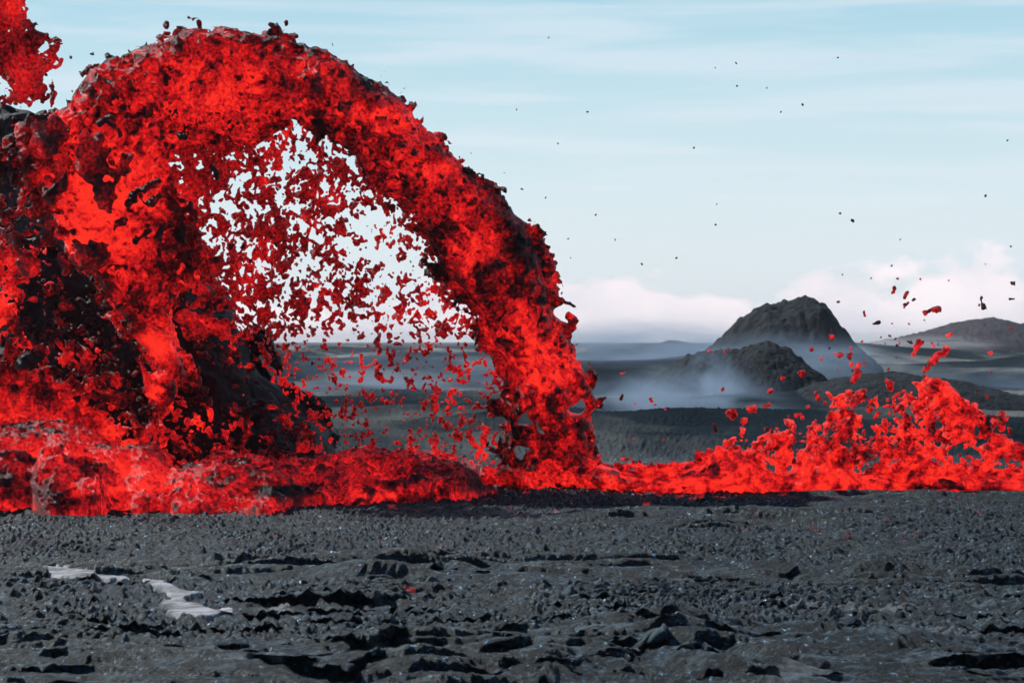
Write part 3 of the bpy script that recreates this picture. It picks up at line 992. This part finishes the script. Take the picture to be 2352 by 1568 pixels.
# ---- splash at the right
YR = 79.5
SPL = [(1330, 1090), (1380, 1066), (1420, 1078), (1470, 1092), (1530, 1096), (1570, 1082), (1600, 1065), (1630, 1050), (1680, 1030), (1730, 1035), (1752, 1065), (1790, 1088), (1820, 1080), (1840, 1030), (1870, 1025), (1905, 1050), (1935, 1065), (1960, 1092),
       (2000, 1085), (2040, 1088), (2100, 1075), (2140, 1085), (2200, 1085), (2260, 1092), (2420, 1090), (2420, 1128), (2350, 1130), (2235, 1142), (1600, 1142), (1380, 1132)]
R = Body(YR, 1300, 2430, 750, 1165, 4.4, 0.045, 41)
bil = fbm3(R.shape, R.voxel, (0.55, 0.27, 0.15), (0.19, 0.14, 0.10), 42, billow=True)
bg_ = fbm3(R.shape, R.voxel, (1.1,), (0.10,), 43)
R.solid(SPL, 1.4, 0.9, noise=bg_ - bil + 0.05)
cov = soft_cover(R, [
    ([(1640, 1040), (1760, 990), (1900, 940), (2100, 880), (2280, 960), (2352, 1050), (2352, 1090), (1640, 1090)], 0.09, 25),
    ([(1850, 1040), (1905, 1020), (1905, 960), (1925, 905), (1968, 900), (1975, 960), (1985, 1060), (1950, 1080)], 0.60, 10),
    ([(1895, 900), (1920, 905), (1980, 900), (1985, 925), (1950, 925), (1925, 930)], 0.45, 8),
    ([(2095, 880), (2130, 868), (2172, 880), (2210, 920), (2262, 950), (2262, 978), (2215, 985), (2225, 1010), (2180, 1015), (2110, 1000), (2080, 1070), (2010, 1070), (2030, 1010), (2050, 940)], 0.36, 12),
    ([(2130, 870), (2165, 880), (2215, 930), (2268, 955), (2262, 975), (2200, 965), (2175, 985), (2140, 930)], 0.66, 7),
    ([(2255, 1035), (2290, 1000), (2352, 1030), (2352, 1055), (2300, 1045), (2262, 1050)], 0.60, 8),
    ([(1980, 1020), (2060, 1010), (2120, 1030), (2250, 1060), (2330, 1075), (2250, 1090), (2000, 1080)], 0.30, 15),
    ([(1740, 1005), (1850, 990), (1910, 960), (1900, 1020), (1790, 1060), (1745, 1050)], 0.34, 12),
    ([(1600, 1060), (1680, 1010), (1740, 1010), (1780, 1070), (1840, 1000), (1900, 1010), (1900, 1070)], 0.45, 10),
    ([(2285, 1095), (2330, 1060), (2352, 1060), (2352, 1100)], 0.35, 10),
])
cov = np.where(cov < 0.002, 0.0001, cov)
n = fbm3(R.shape, R.voxel, (0.42, 0.21, 0.12, 0.08), (0.45, 0.66, 0.55, 0.38), 44)
n /= n.std()
cov *= 0.62
R.cover(cov, 0.8, n, 0.11)
V, Q, near = R.mesh()
u, v = vuv(V, YR)
lab = components(len(V), Q)
cl, inv, cnts = np.unique(lab, return_inverse=True, return_counts=True)
hm = lattice_noise3(R.shape, R.voxel, 0.9, 931); hs = lattice_noise3(R.shape, R.voxel, 0.35, 932)
jit = samp(hm, near)
heat = 0.77 + 0.08 * jit + 0.10 * samp(hs, near) + 0.15 * samp(lattice_noise3(R.shape, R.voxel, 0.15, 933), near) + 0.6 * samp(bil, near) - np.clip(samp(hs, near) + jit * .5 - 0.9, 0, 1) * .5
heat += blobs(u, v, [(1700, 1100, 100, 30, .1), (1880, 1090, 120, 40, .12), (1640, 1110, 60, 20, .1), (2110, 1115, 40, 12, -.5), (2250, 1125, 120, 12, -.25), (2180, 1110, 60, 10, -.15)], jit)
order = [k for k in np.argsort(-cnts)]
keep_main = cnts[inv[Q[:, 0]]] >= 1500
own = [k for k in order if 90 <= cnts[k] < 1500][:45]
is_own = np.zeros(len(cl), bool); is_own[own] = True
qc = inv[Q[:, 0]]
root = empty('lava_splash', (wx(1900, YR), YR, 0))
tag(root, 'bright red jagged splash of lava along the ground at the right', 'lava splash')
v2, q2, h2 = sub(V, Q, keep_main, heat)
o = mesh_obj('surge', v2, q2, M_ARCH, attrs={'glow': h2}, origin=tuple(root.location)); o.parent = root; o.location = (0, 0, 0)
sel = ~keep_main & ~is_own[qc] & (cnts[qc] > 20)
v2, q2, h2 = sub(V, Q, sel, heat)
o = mesh_obj('spray', v2, q2, M_ARCH, attrs={'glow': h2}, origin=tuple(root.location)); o.parent = root; o.location = (0, 0, 0)
tag(o, 'fine red droplets above the splash', kind='stuff')
for k in own:
    vv, qq, h2 = sub(V, Q, qc == k, heat)
    c0 = vv.mean(0)
    o = mesh_obj('lava_clot', vv, qq, M_ARCH, attrs={'glow': h2}, origin=c0)
    tag(o, 'bright red lava fragment thrown up close above the splash at right', 'lava fragment', 'lava fragments over the right splash')
print('splash own', len(own))
del R, n, hm, hs, bil

# ---- plume in the top-left corner
YP = 79.0
PL = Body(YP, -130, 160, -110, 300, 2.2, 0.042, 51)
cov = soft_cover(PL, [
    ([(-130, -120), (50, -120), (60, 20), (80, 40), (110, 80), (130, 100), (110, 220), (60, 240), (-130, 240)], 0.26, 20),
    ([(-130, -120), (40, -120), (52, 30), (45, 60), (80, 75), (100, 100), (75, 110), (60, 130), (-130, 120)], 0.75, 14),
    ([(-130, 110), (80, 100), (95, 150), (70, 180), (30, 170), (-130, 175)], 0.45, 14),
    ([(20, 150), (90, 160), (110, 190), (90, 210), (40, 190)], 0.55, 10),
    ([(100, 80), (138, 90), (135, 110), (110, 104)], 0.25, 5),
])
cov = np.where(cov < 0.002, 0.0001, cov)
n = fbm3(PL.shape, PL.voxel, (0.50, 0.24, 0.12, 0.08), (0.42, 0.68, 0.6, 0.42), 54)
n /= n.std()
cov *= 0.62
PL.cover(cov, 0.7, n, 0.11)
V, Q, near = PL.mesh()
u, v = vuv(V, YP)
hm = lattice_noise3(PL.shape, PL.voxel, 0.8, 941)
heat = 0.38 + 0.13 * samp(hm, near) + np.interp(v, [0, 90, 200], [0.08, -0.05, -0.12])
o = mesh_obj('lava_plume', V, Q, M_CLOT, attrs={'glow': heat}, origin=(wx(30, YP), YP, 12))
tag(o, 'ragged dark red burst of lava high in the top left corner', 'lava plume')
del PL, n, hm


# ------------------------------------------------------------------ single flying clots
def chain_clot(name, pts, Y, heat0, seed, label, group=None, mat=None, flat=0.8, voxel=None):
    """pts: (u, v, radius) in display px, consecutive points joined by a tapering neck"""
    k = Y / FPX
    P = np.array([(wx(a, Y), wz(b, Y), c * k) for a, b, c in pts])
    rm = P[:, 2].max()
    voxel = voxel or min(0.045, rm / 5.0)
    pad = rm * 0.7 + 0.12
    lo = np.array([(P[:, 0] - P[:, 2]).min() - pad, -rm * flat - pad, (P[:, 1] - P[:, 2]).min() - pad])
    hi = np.array([(P[:, 0] + P[:, 2]).max() + pad, rm * flat + pad, (P[:, 1] + P[:, 2]).max() + pad])
    sh = tuple(((hi - lo) / voxel).astype(int) + 3)
    X, Yy, Z = np.meshgrid(*[lo[i] + np.arange(sh[i]) * voxel for i in range(3)], indexing='ij')
    D = np.full(sh, -9.0)
    for i in range(len(P)):
        a = P[i]; b = P[min(i + 1, len(P) - 1)]
        e = b[:2] - a[:2]; L2 = e @ e + 1e-9
        t = np.clip(((X - a[0]) * e[0] + (Z - a[1]) * e[1]) / L2, 0, 1)
        # necks are thinner than their ends
        r = (a[2] * (1 - t) + b[2] * t)
        dist = np.sqrt((X - a[0] - e[0] * t) ** 2 + (Z - a[1] - e[1] * t) ** 2 + (Yy / flat) ** 2)
        D = np.maximum(D, r - dist)
    nz = fbm3(sh, voxel, (rm * 0.9 + 0.05, rm * .45 + .03), (0.30, 0.18), seed) * rm
    nz = nz * np.clip(1.0 - D / rm, 0.15, 1.2)
    bz = fbm3(sh, voxel, (rm * 0.5 + .01,), (0.25,), seed + 3, billow=True) * rm * np.clip(1.0 - D / rm, 0.0, 1.2)
    F = (D + nz * 0.8 - bz * 0.6).astype(np.float32)
    V, Q, near = surface_nets(F, lo, voxel)
    lb_ = components(len(V), Q)
    main = np.bincount(lb_).argmax()
    ids_, Q = np.unique(Q[lb_[Q[:, 0]] == main], return_inverse=True)
    Q = Q.reshape(-1, 4); V = V[ids_]; near = near[ids_]
    V = V + np.array([0, Y, 0], np.float32)
    c0 = V.mean(0)
    hh = lattice_noise3(sh, voxel, rm * 0.8 + 0.05, seed + 5)
    o = mesh_obj(name, V, Q, mat or M_CLOT, attrs={'glow': heat0 + 0.14 * samp(hh, near)}, origin=c0)
    return tag(o, label, 'lava fragment', group)


BIG = [
    ([(228, 284, 10), (245, 272, 9), (262, 292, 2.5), (286, 316, 3), (300, 326, 9), (314, 324, 6)], 0.10, 'black dumbbell shaped string of lava, two lumps joined by a thin thread'),
    ([(195, 312, 16), (207, 345, 27), (236, 352, 20), (205, 372, 18), (190, 380, 10)], 0.30, 'large lumpy dark red clot, directly below the black dumbbell shaped string'),
    ([(176, 340, 4), (158, 364, 4), (140, 385, 5), (152, 398, 8), (132, 430, 9), (118, 455, 18), (105, 440, 7)], 0.14, 'long black stick of lava with heavy lump at its lower end at the left'),
    ([(300, 358, 10), (285, 372, 8), (272, 400, 12), (240, 396, 11), (215, 408, 12), (228, 432, 10), (238, 455, 19), (262, 425, 11), (275, 410, 10)], 0.20, 'large black crusted clot curled like a hook, below the lumpy dark red clot'),
    ([(360, 418, 10), (345, 426, 9), (330, 436, 7), (313, 440, 4), (306, 456, 9), (290, 470, 7)], 0.12, 'black bent ribbon, upper of the pair right of the large hooked clot'),
    ([(318, 446, 3), (332, 468, 6), (350, 464, 8), (362, 455, 6), (378, 450, 3)], 0.12, 'small black curved ribbon with thin tail, lower of the pair right of hooked clot'),
    ([(282, 508, 8), (270, 516, 7), (262, 524, 4)], 0.12, 'small black slanting clot on bright red lava below the hooked clot'),
    ([(340, 532, 7), (325, 543, 5), (310, 556, 4)], 0.14, 'thin dark slanting sliver beside an upright black oval clot'),
    ([(370, 530, 10), (364, 545, 11), (360, 556, 7)], 0.10, 'upright black oval clot, beside a thin dark slanting sliver'),
    ([(412, 308, 7), (424, 316, 7)], 0.08, 'small black clot at upper left corner of the torn sky gap'),
    ([(488, 382, 5), (495, 396, 7), (500, 406, 5)], 0.06, 'small black upright clot among red spray, inside the torn left part of the sky gap'),
    ([(60, 600, 20), (66, 612, 20)], 0.26, 'round dark red lava ball with crusted rim in front of black mound'),
    ([(146, 592, 14), (152, 612, 14)], 0.28, 'oval dull red lava lump right of the round lava ball'),
    ([(108, 520, 14), (100, 545, 20), (70, 552, 10), (30, 548, 14)], 0.16, 'wide dark grey clot with small lumps in front of the black mound'),
    ([(215, 575, 16), (225, 590, 20), (205, 588, 12)], 0.22, 'cup shaped dark clot with red inside at foot of bright red lava'),
    ([(130, 300, 22), (95, 320, 26), (108, 335, 20)], 0.40, 'large dull red clot beside top of black mound, in front of sky'),
    ([(75, 820, 22), (60, 830, 20), (90, 815, 14)], 0.14, 'rounded black crusted lump low at left among red lava'),
    ([(105, 86, 4), (115, 96, 5), (128, 90, 5), (132, 100, 4)], 0.30, 'small dark red fragment beside the lava burst in top left corner'),
    ([(108, 140, 6), (118, 138, 6)], 0.30, 'small dark fragment just below right of top left lava burst'),
    ([(120, 200, 5), (123, 222, 6), (118, 245, 4)], 0.28, 'tall thin dark red fragment in pale sky above the black mound'),
    ([(162, 131, 3.5)], 0.05, 'tiny black fragment alone in sky left of the arch'),
    ([(218, 151, 4), (224, 149, 3)], 0.05, 'tiny black fragment touching the upper left edge of the arch'),
    ([(100, 165, 5), (108, 172, 3)], 0.2, 'thin dark fragment in sky, midway between lava burst and black mound'),
    ([(1302, 722, 5), (1318, 738, 10), (1305, 760, 12)], 0.45, 'hooked red lobe jutting right from the falling lava column'),
]
for i, (pts, h, lb) in enumerate(BIG):
    chain_clot('lava_clot', pts, 78.6 if i < 17 else 80.0, h, 500 + i * 7, lb)

RIGHT = [
    ([(2055, 664, 5), (2050, 672, 3)], .35, 'small red fragment in pale cloud, highest of the red pieces at right'),
    ([(2078, 684, 4), (2084, 673, 4)], .32, None), ([(2080, 700, 4), (2086, 696, 3)], .32, None), ([(2099, 688, 3.5)], .3, None),
    ([(2152, 709, 8), (2138, 713, 2), (2124, 716, 3)], .42, 'red fragment with a thin tail to the left, in front of pale cloud'),
    ([(2006, 744, 3), (2018, 741, 5)], .12, 'dark flat fragment in front of pale cloud right of the dark cone'),
    ([(1984, 716, 3), (1986, 724, 3)], .3, None), ([(1911, 772, 5), (1911, 779, 4)], .55, 'bright red bead in front of the right slope of the dark cone'),
    ([(2254, 682, 2), (2254, 696, 1.8), (2260, 706, 5)], .04, 'black tadpole shaped fragment high at the right in pale sky'),
    ([(2110, 782, 6), (2104, 800, 6), (2098, 815, 4), (2120, 784, 3)], .60, 'bright red forked fragment, high above the right splash'),
    ([(2172, 804, 8), (2160, 815, 7), (2142, 826, 9), (2125, 845, 7)], .62, 'long bright red slanting fragment just above the peak of the splash'),
    ([(1955, 798, 5)], .5, None), ([(1928, 817, 6), (1936, 812, 4)], .5, None), ([(1953, 817, 6)], .5, None), ([(1972, 838, 6), (1966, 846, 4)], .55, None),
    ([(1970, 852, 7), (1962, 870, 7), (1958, 880, 4)], .62, 'bright red drop shaped fragment above the tall left spike of the splash'),
    ([(1841, 859, 6), (1834, 856, 3)], .5, None), ([(1799, 869, 5)], .5, None), ([(1886, 823, 4)], .5, None), ([(1864, 803, 4)], .5, None),
    ([(1766, 900, 6), (1772, 894, 4)], .5, None), ([(1756, 932, 6), (1766, 930, 5)], .52, None), ([(1722, 944, 8), (1732, 940, 7)], .58, None), ([(1672, 952, 6), (1684, 952, 8)], .58, None),
    ([(1706, 966, 7)], .58, None), ([(1705, 986, 6), (1704, 1002, 3)], .6, None), ([(1642, 978, 6), (1646, 988, 6)], .18, 'pair of dark red lumps stuck together at left end of the droplets over the splash'),
    ([(1762, 984, 5)], .12, 'small black clot among red droplets over the splash'), ([(2043, 876, 7), (2046, 890, 4), (2034, 874, 4)], .55, None), ([(1984, 898, 8), (1976, 908, 7), (1990, 912, 5)], .6, None),
    ([(1874, 905, 5), (1880, 916, 5)], .5, None), ([(1855, 934, 6)], .55, None), ([(1907, 950, 6), (1905, 965, 5)], .55, None), ([(2301, 950, 5), (2300, 968, 9), (2302, 988, 5)], .50, 'tall spindle shaped red fragment standing alone near right edge'),
    ([(2268, 909, 5)], .5, None), ([(1380, 917, 6), (1390, 913, 4)], .3, None), ([(1430, 908, 4), (1426, 916, 5)], .3, None),
    ([(2326, 650, 4), (2330, 654, 3)], .04, None), ([(2320, 686, 3.5), (2328, 687, 3)], .04, None), ([(2264, 450, 3)], .03, None), ([(1957, 506, 3.5)], .03, None), ([(1304, 549, 2.5)], .03, None),
    ([(1935, 630, 2.5)], .03, None), ([(1306, 548, 2)], .03, None), ([(2015, 745, 2)], .03, None), ([(1996, 940, 6)], .55, None), ([(2015, 950, 6), (2010, 962, 5)], .55, None), ([(1830, 955, 5)], .55, None),
    ([(1895, 925, 5)], .55, None), ([(2000, 920, 5)], .55, None), ([(2060, 905, 5), (2054, 912, 4)], .55, None), ([(2290, 1010, 9), (2300, 1020, 6)], .58, None), ([(2335, 1026, 12), (2348, 1034, 10)], .62, None),
    ([(1420, 1070, 7), (1432, 1078, 5)], .6, None), ([(1470, 1078, 6)], .6, None), ([(1604, 1042, 7), (1604, 1056, 5)], .5, None),
]
for i, (pts, h, lb) in enumerate(RIGHT):
    g = None
    if lb is None:
        u_, v_ = pts[0][0], pts[0][1]
        if h < 0.1:
            lb, g = 'tiny black speck of flying lava in the open pale sky', 'black specks in the sky'
        elif v_ < 760:
            lb, g = 'small red lava fragment flying in front of pale cloud at right', 'red fragments against the clouds'
        elif u_ < 1500:
            lb, g = 'small red lava droplet flying right of the falling lava column', 'droplets right of the column'
        else:
            lb, g = 'red lava droplet flying above the splash in front of dark hills', 'red droplets over the right splash'
    chain_clot('lava_clot', pts, 79.0, h, 900 + i * 5, lb, g)
rnd = random.Random(5)
for i in range(26):
    u_, v_ = rnd.uniform(1250, 2340), rnd.uniform(60, 640)
    chain_clot('lava_clot', [(u_, v_, rnd.uniform(1.3, 2.3)), (u_ + rnd.uniform(-2, 2), v_ + rnd.uniform(-2, 2), 1.3)], 70 + 12 * rnd.random(), .02, 1800 + i,
               'tiny black speck of flying lava in the open pale sky', 'black specks in the sky')
for i in range(26):
    u_, v_ = rnd.gauss(2040, 90), rnd.uniform(640, 860)
    chain_clot('lava_clot', [(u_, v_, rnd.uniform(1.6, 2.8)), (u_ + rnd.uniform(-3, 3), v_ + rnd.uniform(-3, 3), 1.8)], 79.5 + rnd.random(), rnd.choice((.1, .35, .4)), 1500 + i,
               'tiny lava speck in the loose swarm high above the right splash', 'tiny specks high over the right splash')

# ------------------------------------------------------------------ smoke and haze
def smoke(u, v, Y, ru, rv, ry, dens, seed, label, color=(0.62, 0.75, 0.90), thr=0.42):
    k = Y / FPX
    import bmesh
    bm = bmesh.new()
    bmesh.ops.create_icosphere(bm, subdivisions=4, radius=1.0)
    me = bpy.data.meshes.new('smoke'); bm.to_mesh(me); bm.free()
    o = bpy.data.objects.new('smoke', me); COL.objects.link(o)
    o.location = (wx(u, Y), Y, wz(v, Y)); o.scale = (ru * k, ry, rv * k)
    m = bpy.data.materials.new('smoke'); m.use_nodes = True
    t = m.node_tree
    for nn in list(t.nodes): t.nodes.remove(nn)
    out = t.nodes.new('ShaderNodeOutputMaterial')
    pv = t.nodes.new('ShaderNodeVolumePrincipled')
    pv.inputs['Color'].default_value = (*color, 1)
    pv.inputs['Anisotropy'].default_value = 0.2
    co = N(t, 'ShaderNodeTexCoord')
    ln = N(t, 'ShaderNodeVectorMath', _operation='LENGTH')
    L(t, co.outputs['Object'], ln.inputs[0])
    nz = N(t, 'ShaderNodeTexNoise', Scale=1.7, Detail=4.0, Roughness=0.55, Distortion=0.5)
    off = N(t, 'ShaderNodeMapping'); off.inputs['Location'].default_value = (seed, seed * 1.7, 0)
    L(t, co.outputs['Object'], off.inputs[0]); L(t, off.outputs[0], nz.inputs['Vector'])
    fall = N(t, 'ShaderNodeMapRange', _interpolation_type='SMOOTHSTEP')
    fall.inputs[1].default_value = 1.0; fall.inputs[2].default_value = 0.15
    L(t, ln.outputs['Value'], fall.inputs[0])
    nn = N(t, 'ShaderNodeMapRange'); nn.inputs[1].default_value = thr; nn.inputs[2].default_value = 0.72
    L(t, nz.outputs[0], nn.inputs[0])
    dd = math_n(t, 'MULTIPLY', math_n(t, 'MULTIPLY', fall.outputs[0], nn.outputs[0]), dens)
    L(t, dd, pv.inputs['Density'])
    L(t, pv.outputs[0], out.inputs['Volume'])
    me.materials.append(m)
    return tag(o, label, 'smoke', kind='stuff')


BLUE = (0.46, 0.62, 0.82)
smoke(1560, 935, 185, 330, 110, 16, 0.24, 1.0, 'blue grey smoke drifting in front of the nearer dark mound', BLUE, 0.43)
smoke(1640, 900, 210, 110, 130, 8, 0.22, 7.3, 'wispy column of blue smoke rising at left foot of the nearer dark mound', BLUE, 0.40)
smoke(1820, 840, 290, 330, 95, 12, 0.20, 2.0, 'pale blue smoke lying between the two dark mounds', BLUE, 0.36)
smoke(1480, 815, 400, 420, 95, 30, 0.17, 3.0, 'thin blue smoke spreading left of the dark cone', BLUE, 0.42)
smoke(2090, 795, 700, 260, 34, 40, 0.06, 4.0, 'white smoke low in front of the purple hill', (0.9, 0.93, 0.97))
smoke(950, 900, 260, 480, 120, 24, 0.10, 5.0, 'thin blue smoke over dark ground seen under the arch', BLUE, 0.42)
smoke(2250, 900, 300, 330, 80, 24, 0.04, 6.0, 'faint blue smoke over dark ground behind the right splash', BLUE, 0.38)

hz = bpy.data.meshes.new('haze')
x0, x1, y0, y1, z0, z1 = -6500, 6500, -60, 14100, -14, 45
hv_ = [(x, y, z) for z in (z0, z1) for y in (y0, y1) for x in (x0, x1)]
hz.from_pydata(hv_, [], [(0, 2, 3, 1), (4, 5, 7, 6), (0, 1, 5, 4), (2, 6, 7, 3), (0, 4, 6, 2), (1, 3, 7, 5)])
ho = bpy.data.objects.new('haze', hz); COL.objects.link(ho)
mh = bpy.data.materials.new('haze'); mh.use_nodes = True
t = mh.node_tree
for nn in list(t.nodes): t.nodes.remove(nn)
out = t.nodes.new('ShaderNodeOutputMaterial')
pv = t.nodes.new('ShaderNodeVolumePrincipled')
pv.inputs['Color'].default_value = (0.80, 0.88, 0.97, 1)
pv.inputs['Density'].default_value = 0.00008
L(t, pv.outputs[0], out.inputs['Volume'])
hz.materials.append(mh)
tag(ho, 'thin blue haze over the whole lava field', 'haze', kind='stuff')
